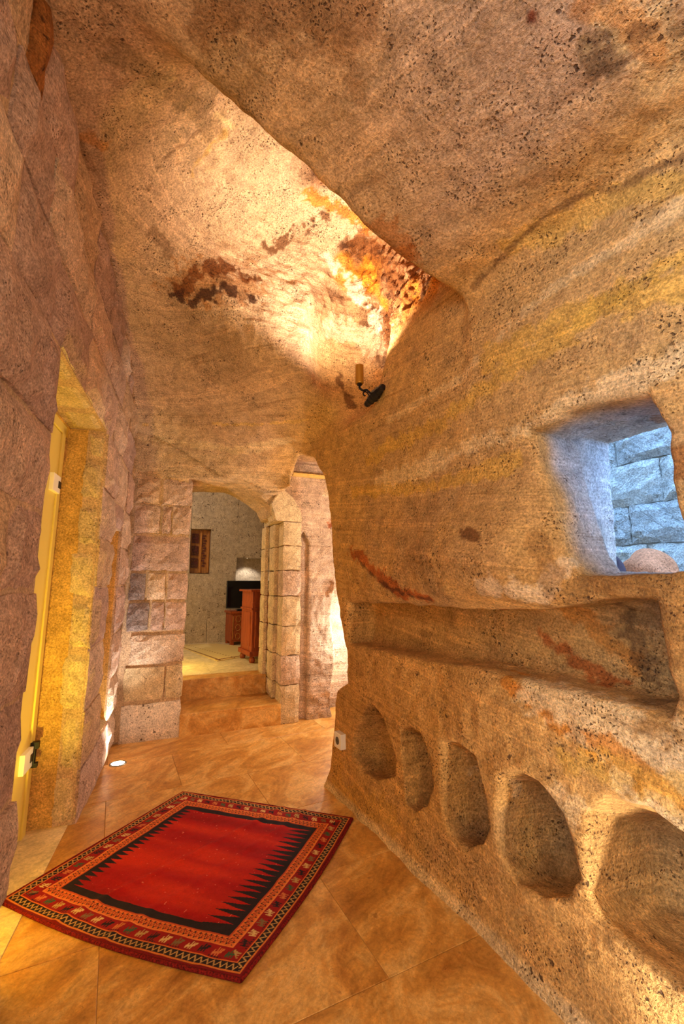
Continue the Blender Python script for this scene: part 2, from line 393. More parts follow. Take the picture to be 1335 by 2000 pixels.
def grad(P, e=.004):
    G = np.zeros_like(P)
    for i in range(3):
        D = np.zeros(3); D[i] = e
        A = P+D; B = P-D
        G[:, i] = (field(A[:, 0], A[:, 1], A[:, 2])-field(B[:, 0], B[:, 1], B[:, 2]))/(2*e)
    return G
def mesh_from(name, P, Q, cols=None):
    me = bpy.data.meshes.new(name); me.vertices.add(len(P)); me.vertices.foreach_set('co', P.astype(np.float32).ravel())
    me.loops.add(Q.size); me.loops.foreach_set('vertex_index', Q.astype(np.int32).ravel())
    me.polygons.add(len(Q)); me.polygons.foreach_set('loop_start', np.arange(0, Q.size, Q.shape[1], dtype=np.int32))
    me.update(calc_edges=True); me.validate()
    me.shade_smooth()
    if cols is not None:
        at = me.color_attributes.new('col', 'FLOAT_COLOR', 'POINT'); c = np.ones((len(P), 4), np.float32); c[:, :3] = cols
        at.data.foreach_set('color', c.ravel())
    return me

P, Q = surface_nets(field, (-2.15, .28, -.05), (1.38, 4.85, 3.5), .019)
# keep what can belong to the inside: drop outer skins far from the rooms
print('nets', len(P), time.perf_counter()-T0_)
_c = P[Q].mean(1); _s = (_c[:, :2]-C0)@RU; _w = (_c[:, :2]-C0)@RN; _g = (_c[:, :2]-F0)@FN; _d = (_c[:, :2]-L0)@LN; _q = (_c[:, :2]-F0)@FD
keep = (_c[:, 2] > -.03) & ~((_w > .44) & (_s > .9) & (_g < 0) & ~((_s > 1.3) & (_s < 2.4) & (_c[:, 2] > .9) & (_c[:, 2] < 2.1))) & ~((_g > .54) & ((_q < .2) | (_q > 1.5) | (_c[:, 2] > 2.3))) & ~((_d > .30) & (_c[:, 2] < 2.7))
Q = Q[keep]; used = np.unique(Q); mp = np.zeros(len(P), np.int64); mp[used] = np.arange(len(used)); P = P[used]; Q = mp[Q]
P, Q = subdivide(P, Q)
def vnormals(P, Q):
    n = np.cross(P[Q[:, 2]]-P[Q[:, 0]], P[Q[:, 3]]-P[Q[:, 1]]); A = np.zeros_like(P)
    for i in range(4):
        for j in range(3): A[:, j] += np.bincount(Q[:, i], n[:, j], len(P))
    return A/np.maximum(np.linalg.norm(A, axis=1), 1e-9)[:, None]
N = vnormals(P, Q); e_ = N*.01; f0 = field(*(P).T); f1 = field(*(P+e_).T); slope = (f1-f0)/.01
if np.median(slope) < 0: N = -N; slope = -slope
P = P-np.clip(f0/np.maximum(slope, .3), -.012, .012)[:, None]*N
N2 = vnormals(P, Q); N = N2*np.sign((N2*N).sum(1))[:, None]
s_ = (P[:, :2]-C0)@RU; w_p = (P[:, :2]-C0)@RN; g_ = (P[:, :2]-F0)@FN; q_ = (P[:, :2]-F0)@FD; X_, Y_, Z_ = P.T
holem = sstep(Z_, 2.45, 2.75)*sstep(-(-(X_+.31)*.47+(Y_-2.42)*.88), -.35, .05)*sstep(-((X_+.13)*.375-(Y_-1.43)*.927), -.05, .15)*sstep(X_, -1.0, -.55)
crust = holem*sstep(X_, -.32, -.08)*sstep(fbm(P, 3.0, 3, 5)+.9*sstep(X_, -.25, .15)-.15, .1, .5)
disp = .010*fbm(P, 4.0, 3, 1)+.0035*fbm(P, 22.0, 2, 3)
ang_ = P@np.array([[.8, .3, 0], [-.5, .8, 0], [.2, .2, 1.]])
disp = disp+holem*(.022*fbm(P, 7.0, 3, 9)+.016*np.abs(fbm(ang_*np.array([.5, 1.6, 1.6]), 11.0, 3, 19)))+crust*.030*np.abs(fbm(P, 20.0, 3, 12))
P = P+N*disp[:, None]
# colours of the rock, with some light and shade painted in
def lin(*c): return np.array(srgb(*c)[:3])
C = np.tile(lin(194, 157, 124), (len(P), 1))
def paint(mask, col):
    global C
    C = C*(1-mask[:, None])+col[None, :]*mask[:, None]
rw = sstep(w_p, -.35, -.05)*(1-sstep(g_, -.3, 0))
paint(rw*.9, lin(200, 156, 94))
paint(sstep(g_, -.12, -.02)*sstep(q_, 1.3, 1.45), lin(208, 182, 158))
paint(sstep(g_, -.5, -.05)*(1-sstep(q_, 1.2, 1.4))*.8, lin(208, 178, 138))
paint(holem*.9, lin(222, 186, 150))
n1 = fbm(P, 2.6, 3, 21)
paint(sstep(w_p+.03*fbm(P, 9, 2, 23), .02, .16)*sstep(s_, 1.35, 1.5)*(1-sstep(s_, 2.1, 2.2))*sstep(Z_, 1.16, 1.23)*(1-sstep(Z_, 1.72, 1.80))*(1-sstep(g_, -.9, -.5)), lin(176, 176, 186))  # grey-blue painted into the window reveal in place of daylight
paint(rw*(1-sstep(Z_, 1.0, 1.7))*.5, lin(196, 144, 74))
paint(sstep(n1, .25, .8)*(1-holem)*.45, lin(158, 124, 90))
paint(crust*.8, lin(150, 84, 34))
paint(crust*sstep(fbm(P, 14, 3, 31), .1, .5)*.85, lin(78, 40, 18))
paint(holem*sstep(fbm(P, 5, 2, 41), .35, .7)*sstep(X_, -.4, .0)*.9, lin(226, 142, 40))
bv = BVHTree.FromPolygons([Vector(p) for p in P[::1]], Q.tolist()) if False else None
print('painted', time.perf_counter()-T0_)
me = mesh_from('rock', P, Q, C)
print('mesh', time.perf_counter()-T0_)
from mathutils import kdtree
tmp = bpy.data.objects.new('tmp', me); COL.objects.link(tmp); bpy.context.view_layer.update()
def hit(px, py):
    dd = Vector(ray(px, py)).normalized(); ok, loc, nn, fi = tmp.ray_cast(Vector((0, 0, CAMH)), dd)
    return loc if ok else None
def streak(pix, r, col, amt=.85, edge=3.0, nf=7.0, seed=50, soft=.6):
    """a colour stroke along a line on the rock: stains, also painted light and shade"""
    pts = [hit(*q) for q in pix]; pts = np.array([tuple(p) for p in pts if p is not None])
    if len(pts) < 1: return
    D = np.full(len(P), 9.0)
    if len(pts) == 1: D = np.linalg.norm(P-pts[0], axis=1)
    for a, b in zip(pts, pts[1:]):
        e = b-a; t = np.clip(((P-a)@e)/(e@e), 0, 1); D = np.minimum(D, np.linalg.norm(P-(a+t[:, None]*e), axis=1))
    sel = D < r*3
    m = np.zeros(len(P)); Ps = P[sel]
    nz_ = .65*fbm(Ps, nf, 3, seed)+.75*fbm(Ps, 34.0, 3, seed+5)
    m[sel] = sstep(1.15-D[sel]/r+soft*nz_*1.1, .22, .62)*(1-sstep(D[sel], r*1.6, r*2.6))
    paint(m*amt, col)
RUST = lin(168, 82, 24); ORA = lin(204, 128, 42); DRK = lin(72, 38, 22); YELR = lin(214, 166, 70); PAL = lin(232, 200, 150)
streak([(645,1025),(700,1085),(770,1150),(830,1168)], .045, RUST, .85, seed=51)
streak([(700,1095),(760,1150),(840,1170)], .018, DRK, .7, seed=52)
streak([(640,960),(760,940),(900,880),(1040,830),(1335,700)], .05, PAL, .6, nf=4, seed=53)
streak([(720,900),(850,830),(1000,720),(1180,600),(1335,500)], .05, YELR, .6, nf=4, seed=54)
streak([(760,820),(900,740),(1080,560),(1335,400)], .03, PAL, .45, nf=4, seed=55)
streak([(690,960),(850,950),(1000,900)], .04, YELR, .6, nf=5, seed=56)
streak([(990,1190),(1060,1240),(1130,1290),(1190,1330)], .045, RUST, .8, seed=57)
streak([(1100,1190),(1180,1240),(1240,1300)], .04, ORA, .6, seed=58)
streak([(1210,1180),(1250,1280),(1290,1370)], .05, DRK, .55, seed=59)  # darker along the near end of the shelf
streak([(990,1335),(1060,1390),(1160,1460),(1335,1580)], .035, ORA, .85, seed=60)
streak([(1050,1340),(1150,1400),(1290,1500),(1335,1540)], .11, PAL, .75, nf=5, seed=81)
streak([(1000,1310),(1200,1470),(1335,1570)], .03, ORA, .8, nf=8, seed=82)
streak([(930,1500),(1010,1540),(1100,1570)], .05, PAL, .5, nf=5, seed=83)
streak([(960,700),(1100,620),(1335,560)], .06, YELR, .6, nf=4, seed=84)
streak([(1000,480),(1180,400),(1335,350)], .05, YELR, .5, nf=4, seed=85)
streak([(1180,1130),(1300,1140),(1330,1300)], .08, lin(150,100,44), .6, seed=86)
streak([(1290,820),(1330,900),(1335,1050)], .05, lin(150,92,40), .7, seed=87)  # shadow beside the window painted in as brown
streak([(650,1450),(660,1550),(760,1600)], .09, lin(190,140,60), .6, seed=88)
streak([(1100,1480),(1200,1500),(1335,1560)], .06, YELR, .5, seed=61)
streak([(360,560),(430,550),(490,560)], .11, lin(170, 112, 56), .6, seed=61, nf=14, soft=.9)
streak([(350,570),(400,525),(450,520),(500,550)], .04, lin(120, 66, 26), .9, seed=62, nf=14, soft=1.0)
streak([(345,575),(370,590),(440,560),(490,580)], .035, DRK, .9, seed=63, nf=18, soft=1.1)
streak([(530,500),(560,460),(640,420)], .05, lin(112, 62, 26), .85, seed=64, nf=14, soft=.9)
streak([(610,385),(655,405),(710,440)], .05, ORA, .9, seed=65, nf=9, soft=.7)
streak([(700,470),(760,530),(780,600),(760,640)], .10, lin(132, 76, 34), .8, seed=66, nf=16, soft=1.0)
streak([(720,460),(790,500),(790,570)], .05, lin(190, 104, 40), .7, seed=67, nf=18, soft=1.0)
streak([(640,640),(690,650),(730,670)], .10, lin(226, 196, 160), .7, seed=68)  # lamplight on the bulge of the hollow, painted pale
streak([(640,500),(690,560),(740,640)], .06, lin(240, 222, 196), .8, seed=103)  # bright band above the wall lamp painted into the rock colour
streak([(740,440),(800,500),(800,560),(770,640)], .06, lin(176, 104, 44), .6, nf=16, soft=1.0, seed=104)
streak([(660,740),(685,790)], .05, lin(96, 56, 26), .8, seed=69)  # shade of the recess beyond the vault edge, painted dark
streak([(170,270),(200,290)], .04, ORA, .5, seed=70)
streak([(240,110),(330,170),(420,260)], .07, lin(140, 110, 70), .5, seed=71)
streak([(1170,90),(1200,120)], .04, lin(120, 92, 62), .8, seed=72)
streak([(1036,34)], .02, lin(120, 50, 20), .9, seed=73)
streak([(420,222),(455,248)], .012, PAL, .8, seed=74); streak([(340,155)], .014, PAL, .8, seed=75)
paint(sstep(Z_, .05, .02)*sstep(w_p, -.2, -.06)*(1-sstep(w_p, .02, .08))*.6, lin(222, 196, 150))
streak([(925,560),(990,490),(1060,425),(1130,385),(1210,365),(1335,300)], .018, lin(120, 84, 50), .7, nf=6, seed=92)  # painted shade along the crease between ceiling and right wall
streak([(1190,10),(1270,50),(1320,130),(1335,200)], .07, lin(224, 186, 130), .6, nf=5, seed=93)
streak([(1120,20),(1220,30),(1290,110)], .03, ORA, .45, nf=8, seed=94)
streak([(400,30),(560,20),(700,10)], .08, lin(130, 88, 54), .6, nf=7, seed=95)
streak([(560,90),(680,90),(700,200)], .04, lin(140, 100, 66), .5, nf=9, seed=96)
streak([(1235,60),(1330,60)], .02, lin(110, 74, 44), .6, nf=9, seed=97)
streak([(290,370),(330,300),(390,255)], .016, lin(120, 84, 54), .6, nf=9, seed=98)  # thin darker line along the left rim of the hollow
streak([(300,450),(330,490)], .04, lin(110, 76, 48), .6, nf=14, seed=99)
streak([(375,340),(400,300),(440,262)], .03, YELR, .5, nf=6, seed=100)
streak([(280,830),(450,830),(600,820)], .02, lin(222,178,96), .6, nf=6, seed=101)  # painted light edge along the vault crease
streak([(280,860),(450,880),(560,860)], .05, lin(224,194,148), .55, nf=5, seed=102)  # light from below painted on the band over the doorway
streak([(900,1040),(925,1045)], .04, lin(110, 66, 30), .85, seed=90)
streak([(940,1150),(1050,1160),(1100,1110)], .05, lin(222, 190, 150), .7, seed=91)
streak([(650,1140),(640,1160)], .03, lin(150, 104, 60), .9, seed=76)
streak([(1040,1060),(1090,1150),(1180,1130),(1250,1150)], .04, lin(150, 104, 52), .6, seed=77)
bpy.data.objects.remove(tmp)
bpy.data.meshes.remove(me)
VN = vnormals(P, Q); fc_ = P[Q].mean(1)
fs_ = (fc_[:, :2]-C0)@RU; fw_ = (fc_[:, :2]-C0)@RN; fg_ = (fc_[:, :2]-F0)@FN
pas_ = (fg_ > -.16) | ((fs_ < .0) & (fw_ > .05)); rgt_ = ~pas_ & (fw_ > -.10) & (fs_ > -.12)
def rock_piece(name, label, sel):
    q_l = Q[sel]; us = np.unique(q_l); mp_ = np.zeros(len(P), np.int64); mp_[us] = np.arange(len(us))
    m_ = mesh_from(name, P[us], mp_[q_l], C[us]); m_.normals_split_custom_set_from_vertices(VN[us].tolist() if (VN[us]*1).shape[0] == len(m_.vertices) else [])
    return tag(link(name, m_, M['rock']), label, kind='structure')
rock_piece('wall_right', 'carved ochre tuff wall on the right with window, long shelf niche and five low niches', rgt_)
rock_piece('wall_passage', 'pinkish tuff wall and doorway soffit at the far end beside the side passage', pas_)
rock_piece('ceiling', 'carved tuff vault with a lit rough hollow rising through it', ~pas_ & ~rgt_)
print('rock verts', len(P), 'quads', len(Q), time.perf_counter()-T0_)

# ------------------------------------------------------------------ shell behind the photographer, never in view
bm = bmesh.new()
def wallbox(x0, x1, y0, y1, z0, z1): box(bm, ((x0+x1)/2, (y0+y1)/2, (z0+z1)/2), (x1-x0, y1-y0, z1-z0))
wallbox(-1.5, 1.9, -2.6, -2.4, -.1, 3.1); wallbox(1.45, 1.65, -2.6, .40, -.1, 3.1)
wallbox(-1.5, 1.9, -2.6, .33, 2.95, 3.15)
bpy_rear = tag(bm_obj('wall_rear', bm, M['mortar']), 'tuff wall and vault of the hall behind the camera', kind='structure')
bm = bmesh.new()
frame_box(bm, R3, 2.75, 3.15, .03, .46, -.1, 3.1)
tag(bm_obj('leak_blocker_1', bm, M['mortar']), kind='structure')  # unseen block added to keep sky light from leaking in

# ------------------------------------------------------------------ stones
def make_stone(name, fn, u0, u1, z0, z1, d0, depth, mat, parent, rough=.008, seg=.09, bul=.012, side=None):
    """a dressed block; its face lies at d0 (smaller d = towards the room), body goes back by depth"""
    nu = max(3, min(7, int((u1-u0)/seg)+2)); nz = max(3, min(6, int((z1-z0)/seg)+2))
    bm = bmesh.new(); g = {}
    ru = [random.uniform(-.006, .006) for _ in range(4)]
    for i in range(nu+1):
        for j in range(nz+1):
            a = i/nu; b = j/nz; ea = min(a, 1-a)*(u1-u0); eb = min(b, 1-b)*(z1-z0); e = min(ea, eb)
            out_ = bul*(1-math.exp(-e/.018))+random.uniform(-rough, rough)*(1 if e > 0 else .3)
            if e == 0: out_ = -.006+random.uniform(-.002, .002)
            uu = u0+(u1-u0)*a+random.uniform(-.006, .006); zz = z0+(z1-z0)*b+random.uniform(-.006, .006)
            g[i, j] = bm.verts.new(fn(uu, d0-out_, zz))
    for i in range(nu):
        for j in range(nz): bm.faces.new((g[i, j], g[i+1, j], g[i+1, j+1], g[i, j+1]))
    ring = [(i, 0) for i in range(nu)]+[(nu, j) for j in range(nz)]+[(i, nz) for i in range(nu, 0, -1)]+[(0, j) for j in range(nz, 0, -1)]
    back = {}
    for r in ring:
        a = r[0]/nu; b = r[1]/nz; back[r] = bm.verts.new(fn(u0+(u1-u0)*a, d0+depth, z0+(z1-z0)*b))
    for k in range(len(ring)):
        r, r2 = ring[k], ring[(k+1) % len(ring)]; bm.faces.new((g[r2], g[r], back[r], back[r2]))
    bmesh.ops.recalc_face_normals(bm, faces=bm.faces)
    return bm_obj(name, bm, mat, parent, smooth=False)
def stone_mat(): return random.choice(M['stones'])

# ------------------------------------------------------------------ left wall of dressed blocks
DOOR_A0, DOOR_A1, DOOR_Z = -.955, .015, 2.045
NA0, NA1, NZ0, NZ1 = .44, .80, .27, 1.56
bm = bmesh.new(); e = .004
frame_box(bm, L3, -2.62, DOOR_A0+e, .010, .32, -.05, 3.05)
frame_box(bm, L3, DOOR_A0, DOOR_A1, .010, .32, DOOR_Z+e, 3.05)
frame_box(bm, L3, DOOR_A1-e, NA0, .010, .32, -.05, 3.05)
frame_box(bm, L3, NA0, NA1, .010, .32, NZ1, 3.05)
frame_box(bm, L3, NA0, NA1, .010, .32, -.05, NZ0)
frame_box(bm, L3, NA0, NA1, .24, .32, NZ0, NZ1)
frame_box(bm, L3, NA1, 1.16, .010, .32, -.05, 3.05)
wl = tag(bm_obj('wall_left', bm, M['mortar']), 'masonry wall of rough dressed pinkish tuff blocks on the left', kind='structure')
zs = [-.02, .24, .53, .84, 1.17, 1.44, 1.72, DOOR_Z, 2.34, 2.60, 2.90]
k = 0
for r in range(len(zs)-1):
    z0, z1 = zs[r]+.007, zs[r+1]-.007
    segs = []
    if z0 < DOOR_Z-.05: segs.append((-2.3, DOOR_A0+.004))
    else: segs.append((-2.3, 1.16))
    if z0 < DOOR_Z-.05:
        if z1 < NZ0+.02 or z0 > NZ1: segs.append((DOOR_A1-.004, 1.16))
        else: segs += [(DOOR_A1-.004, NA0), (NA1, 1.16)]
    for a0, a1 in segs:
        cuts = [a0]; 
        if r == 9: cuts += [-1.95, -1.50, -1.385, -1.0, -.6, -.2, .2, .6]
        elif r == 7 and a1-a0 > 2: cuts += [-1.9, -1.45, -1.08, -.55, -.1, .22, .62]
        else:
            x = a0
            while True:
                step = random.uniform(.26, .52) if a0 > -2 or a1 > 0 else random.uniform(.30, .5)
                if a1-x < .55: break
                x += step; cuts.append(x)
        cuts.append(a1)
        for c0, c1 in zip(cuts, cuts[1:]):
            zz0 = z0; zz1 = z1
            if z0 < NZ1 < z1 and a0 < NA1 and a1 > NA0 and (a1-a0) > .6: pass
            rust = (r == 9 and c0 < -1.43 < c1)
            m = M['rust_stone'] if rust else stone_mat()
            make_stone('stone', L3, c0+.005, c1-.005, zz0, zz1, random.uniform(-.010, .006), .05, m, wl, rough=.011, bul=.016)
# filler blocks over and under the slot
make_stone('stone', L3, NA0-.01, NA1+.01, NZ1+.006, 1.715, 0, .05, stone_mat(), wl)
# jamb stones of the door, seen in the opening's far side
JZ = [0, .24, .53, .84, 1.10, 1.38, 1.63, 1.88, DOOR_Z]
for z0, z1 in zip(JZ, JZ[1:]):
    dw = random.uniform(.10, .145)
    jm = M['cream_stone'] if random.random() < .7 else M['stones'][2]
    f = lambda u, v, z: L3(v, u, z)          # u runs into the wall, face looks along -a
    make_stone('stone', f, .004, dw, z0+.006, z1-.006, DOOR_A1-.004, .03, jm, wl, rough=.004, bul=.010, seg=.06)
# lintel soffit stones over the door
for c0, c1 in zip([-.955, -.63, -.30], [-.63, -.30, .015]):
    f = lambda u, v, z: L3(u, z, DOOR_Z+v+.006)
    make_stone('stone', f, c0+.004, c1-.004, .006, .19, 0, .03, M['cream_stone'], wl, rough=.004, bul=.010)
# plaster lining of the reveal behind the jamb stones
bm = bmesh.new(); frame_box(bm, L3, DOOR_A1-.006, DOOR_A1+.04, .10, .31, 0, DOOR_Z); frame_box(bm, L3, DOOR_A0, DOOR_A1, .19, .31, DOOR_Z-.006, DOOR_Z+.03)
bm_obj('reveal_plaster', bm, M['plaster'], wl)
bm = bmesh.new()
frame_box(bm, L3, NA0-.002, NA1+.002, .225, .245, NZ0, NZ1); frame_box(bm, L3, NA0-.004, NA0+.008, .02, .23, NZ0, NZ1); frame_box(bm, L3, NA1-.008, NA1+.004, .02, .23, NZ0, NZ1)
bm_obj('slot_plaster', bm, M['plaster'], wl)
prism_b = bmesh.new()
prism(prism_b, [(.0, NZ0+.0), (.24, NZ0), (.24, NZ0+.10)], lambda u, v, sd: L3(NA0+.01 if sd == 0 else NA1-.01, u, v))
bm_obj('sloping_sill', prism_b, M['cream_stone'], wl)

# door: frame post and leaf with cream fittings
bm = bmesh.new()
frame_box(bm, L3, -.075, -.02, .20, .27, 0, DOOR_Z-.02, .004); frame_box(bm, L3, -.02, .012, .215, .27, 0, DOOR_Z-.02, .003)
frame_box(bm, L3, DOOR_A0, .012, .20, .27, DOOR_Z-.055, DOOR_Z-.002, .004)
dr = tag(bm_obj('door_1', bm, M['cream_paint']), 'cream painted door frame in the left wall opening', kind='structure')
bm = bmesh.new(); frame_box(bm, L3, DOOR_A0+.01, -.078, .208, .25, .008, DOOR_Z-.058, .003)
lf = bm_obj('door_leaf', bm, M['cream_paint'], dr)
for hz in (1.70, .37):
    bm = bmesh.new(); frame_box(bm, L3, -.20, -.078, .188, .21, hz-.045, hz+.045, .003)
    hp = bm_obj('hinge_plate', bm, M['cream_light'], dr)
    bm = bmesh.new(); frame_box(bm, L3, -.118, -.076, .1855, .195, hz-.018, hz+.018, .001)
    bm_obj('hinge_slot', bm, M['black_metal'], hp)
bm = bmesh.new(); cyl(bm, L3(-.068, .186, .325), L3(-.068, .186, .42), .008); frame_box(bm, L3, -.075, -.05, .17, .205, .40, .43); frame_box(bm, L3, -.075, -.05, .17, .205, .315, .335)
bm_obj('hinge_knuckle', bm, M['black_metal'], dr)
# closing wall of the opening's near part, outside the frame of the picture
bm = bmesh.new(); frame_box(bm, L3, -1.1, .1, .33, .36, 0, 2.2); tag(bm_obj('wall_behind_door', bm, M['mortar']), kind='structure')

# ------------------------------------------------------------------ far wall masonry
bm = bmesh.new()
frame_box(bm, F3, -.12, .418, .02, .50, -.05, 2.10)
frame_box(bm, F3, 1.245, 1.40, .03, .56, -.05, 1.95)
wb = tag(bm_obj('wall_back', bm, M['mortar']), 'pier of tuff blocks and the jamb of the doorway facing the camera', kind='structure')
rows = [(1.825, 2.05, [(.0, .175), (.20, .43)]), (1.585, 1.815, [(.0, .19), (.205, .275), (.285, .43)]), (1.285, 1.565, [(.0, .43)]),
        (1.055, 1.265, [(.0, .115), (.13, .262), (.275, .43)]), (.815, 1.035, [(.0, .155), (.17, .262), (.275, .43)]),
        (.565, .785, [(.035, .43)]), (.295, .545, [(.01, .29), (.305, .43)]), (-.01, .275, [(.0, .43)])]
for i, (z0, z1, cs) in enumerate(rows):
    for c0, c1 in cs:
        m = M['pale_stone'] if i == 7 else stone_mat()
        if (i, c0) in ((3, .0), (4, .0)): m = M['grey_stone']
        if i == 6: m = M['cream_stone']
        fl = i == 7
        make_stone('stone', F3, c0, c1-.002, z0+.004, z1-.004, .0, .30, m, wb, rough=.002 if fl else .007, bul=.004 if fl else .010, seg=.07)
# jamb blocks on the right of the doorway
jz = [0.0, .315, .56, .81, 1.07, 1.30, 1.52, 1.74]
for i, (z0, z1) in enumerate(zip(jz, jz[1:])):
    make_stone('stone', F3, 1.232, 1.40, z0+.004, z1-.004, 0, .20, M['stones'][2] if i in (1, 4) else M['cream_stone'], wb, rough=.003, bul=.006, seg=.07)
    f = lambda u, v, z: F3(v, u, z)
    make_stone('stone', f, .20, .42, max(z0, .17)+.004, z1-.004, 1.195, .04, M['cream_stone'], wb, rough=.003, bul=.005, seg=.07)
    make_stone('stone', f, .425, .60, max(z0, .30)+.004, z1-.004, 1.155, .04, M['cream_stone'], wb, rough=.003, bul=.004, seg=.07)
bm = bmesh.new()
prism(bm, [(1.15, 1.745), (1.405, 1.745), (1.39, 1.84), (1.31, 1.97), (1.20, 2.05), (1.10, 1.90)], lambda u, v, sd: F3(u, (-.01, .25)[sd], v))
bmesh.ops.bevel(bm, geom=[x for x in bm.edges], offset=.008, segments=2, affect='EDGES')
bm_obj('springer_stone', bm, M['cream_stone'], wb)
for (q0, z0, z1) in ((1.155, 1.745, 2.0),):
    f = lambda u, v, z: F3(v, u, z)
    make_stone('stone', f, .22, .60, z0+.004, z1, q0+.02, .06, M['cream_stone'], wb, rough=.003, bul=.004)

# batten over the passage wall
bm = bmesh.new(); frame_box(bm, F3, 1.30, 1.72, -.035, .03, 2.175, 2.20, .003)
tag(bm_obj('wooden_batten', bm, M['batten']), 'thin pale wooden batten across the top of the bright passage wall', 'batten')

# ------------------------------------------------------------------ floor of travertine tiles
T1 = np.array((-.453, .892)); T2 = np.array((.892, .453)); TO = np.array((.145, 1.556))
def T3(u, v, z): p = TO+T2*u+T1*v; return Vector((p[0], p[1], z))
bm = bmesh.new(); frame_box(bm, T3, -3.4, 3.6, -4.6, 4.6, -.12, -.003)
fl = tag(bm_obj('floor', bm, M['grout']), 'polished honey travertine floor', kind='structure')
def tile(u0, u1, v0, v1, fn=T3, z=0.0, mat='tile', par=None, th=.03):
    bm = bmesh.new(); frame_box(bm, fn, u0+.0011, u1-.0011, v0+.0011, v1-.0011, z-th, z, .0012, 1)
    return bm_obj('tile', bm, M[mat], par or fl)
TW, TH = .795, .546
for r in range(-4, 5):
    v0 = r*TH; off = 0.0 if r % 2 == 0 else .40
    for c in range(-3, 3):
        u0 = c*TW+off-(.0 if c >= -1 else .0); u1 = u0+TW
        cx, cy = TO+T2*(u0+u1)/2+T1*(v0+TH/2)
        gg = (np.array((cx, cy))-F0)@FN; dd = (np.array((cx, cy))-L0)@LN; ww = (np.array((cx, cy))-C0)@RN; ss = (np.array((cx, cy))-C0)@RU
        if gg > .35 or dd > .55 or (ww > .55 and ss > .3) or cy < -.6: continue
        tile(u0, u1, v0, v0+TH)
# pale threshold inside the door opening
bm = bmesh.new(); frame_box(bm, L3, DOOR_A0, DOOR_A1, .03, .27, -.02, .003, .001)
bm_obj('threshold', bm, M['tile_pale'], fl)

# steps of the doorway
bm = bmesh.new(); frame_box(bm, F3, .424, 1.238, -.004, .423, -.02, .168, .004)
tag(bm_obj('stone_step', bm, M['tile']), 'lower honey travertine step below the far doorway', 'step')
bm = bmesh.new(); frame_box(bm, F3, .41, 1.20, .425, .62, .0, .340, .004)
tag(bm_obj('stone_step', bm, M['tile']), 'upper honey travertine step leading into the far room', 'step')

# ------------------------------------------------------------------ far room
def B3(u, v, z): return F3(u, v, z)
RZ = .34; ROOM_BACK = 3.0
bm = bmesh.new(); frame_box(bm, F3, -3.0, 2.6, .57, 3.9, .1, RZ-.012)
rf = tag(bm_obj('floor_upper', bm, M['grout']), 'pale stone floor of the far room', kind='structure')
for i in range(-3, 3):
    for j in range(5):
        u0 = .1+i*.62+(.31 if j % 2 else 0); v0 = .62+j*.62; tile(u0, u0+.62, v0, v0+.62, F3, RZ, 'tile_pale', rf)
BG = 2.85
bm = bmesh.new()
def room_panel(q0, q1, z0, z1): frame_box(bm, F3, q0, q1, BG, BG+.35, z0, z1)
SH = (.60, .885, 1.315, 1.965); NI = (1.27, 1.80, 1.10, 1.56)
room_panel(-3, SH[0], .2, 3.4); room_panel(SH[0], SH[1], .2, SH[2]); room_panel(SH[0], SH[1], SH[3], 3.4)
room_panel(SH[1], NI[0], .2, 3.4); room_panel(NI[0], NI[1], .2, NI[2]); room_panel(NI[0], NI[1], NI[3], 3.4); room_panel(NI[1], 2.7, .2, 3.4)
frame_box(bm, F3, SH[0]-.02, SH[1]+.02, BG+.16, BG+.34, SH[2]-.02, SH[3]+.02)
frame_box(bm, F3, NI[0]-.02, NI[1]+.02, BG+.30, BG+.36, NI[2]-.02, NI[3]+.02)
bmesh.ops.subdivide_edges(bm, edges=bm.edges, cuts=5, use_grid_fill=True)
for v in bm.verts: v.co += Vector((math.sin(v.co.z*7+v.co.x*3), math.cos(v.co.z*5+v.co.x*6), math.sin(v.co.x*9+v.co.z*3)*.6))*.008
wr = tag(bm_obj('wall_far_room', bm, M['room_rock']), 'grey tan carved rock wall of the far room', kind='structure')
bm = bmesh.new(); frame_box(bm, F3, -3.1, -2.9, .5, 3.3, .1, 3.5); tag(bm_obj('wall_room_left', bm, M['room_rock']), kind='structure')
bm = bmesh.new(); frame_box(bm, F3, 2.6, 2.8, .5, 3.3, .1, 3.5); tag(bm_obj('wall_room_right', bm, M['room_rock']), kind='structure')
bm = bmesh.new(); frame_box(bm, F3, -3.1, 2.8, .5, 3.3, 3.4, 3.55); tag(bm_obj('ceiling_far_room', bm, M['room_rock']), kind='structure')
bm = bmesh.new(); frame_box(bm, F3, -3.1, .1, .50, .57, .1, 3.5); frame_box(bm, F3, 1.6, 2.8, .50, .57, .1, 3.5); frame_box(bm, F3, .05, 1.65, .50, .57, 2.35, 3.5)
tag(bm_obj('wall_room_front', bm, M['room_rock']), kind='structure')
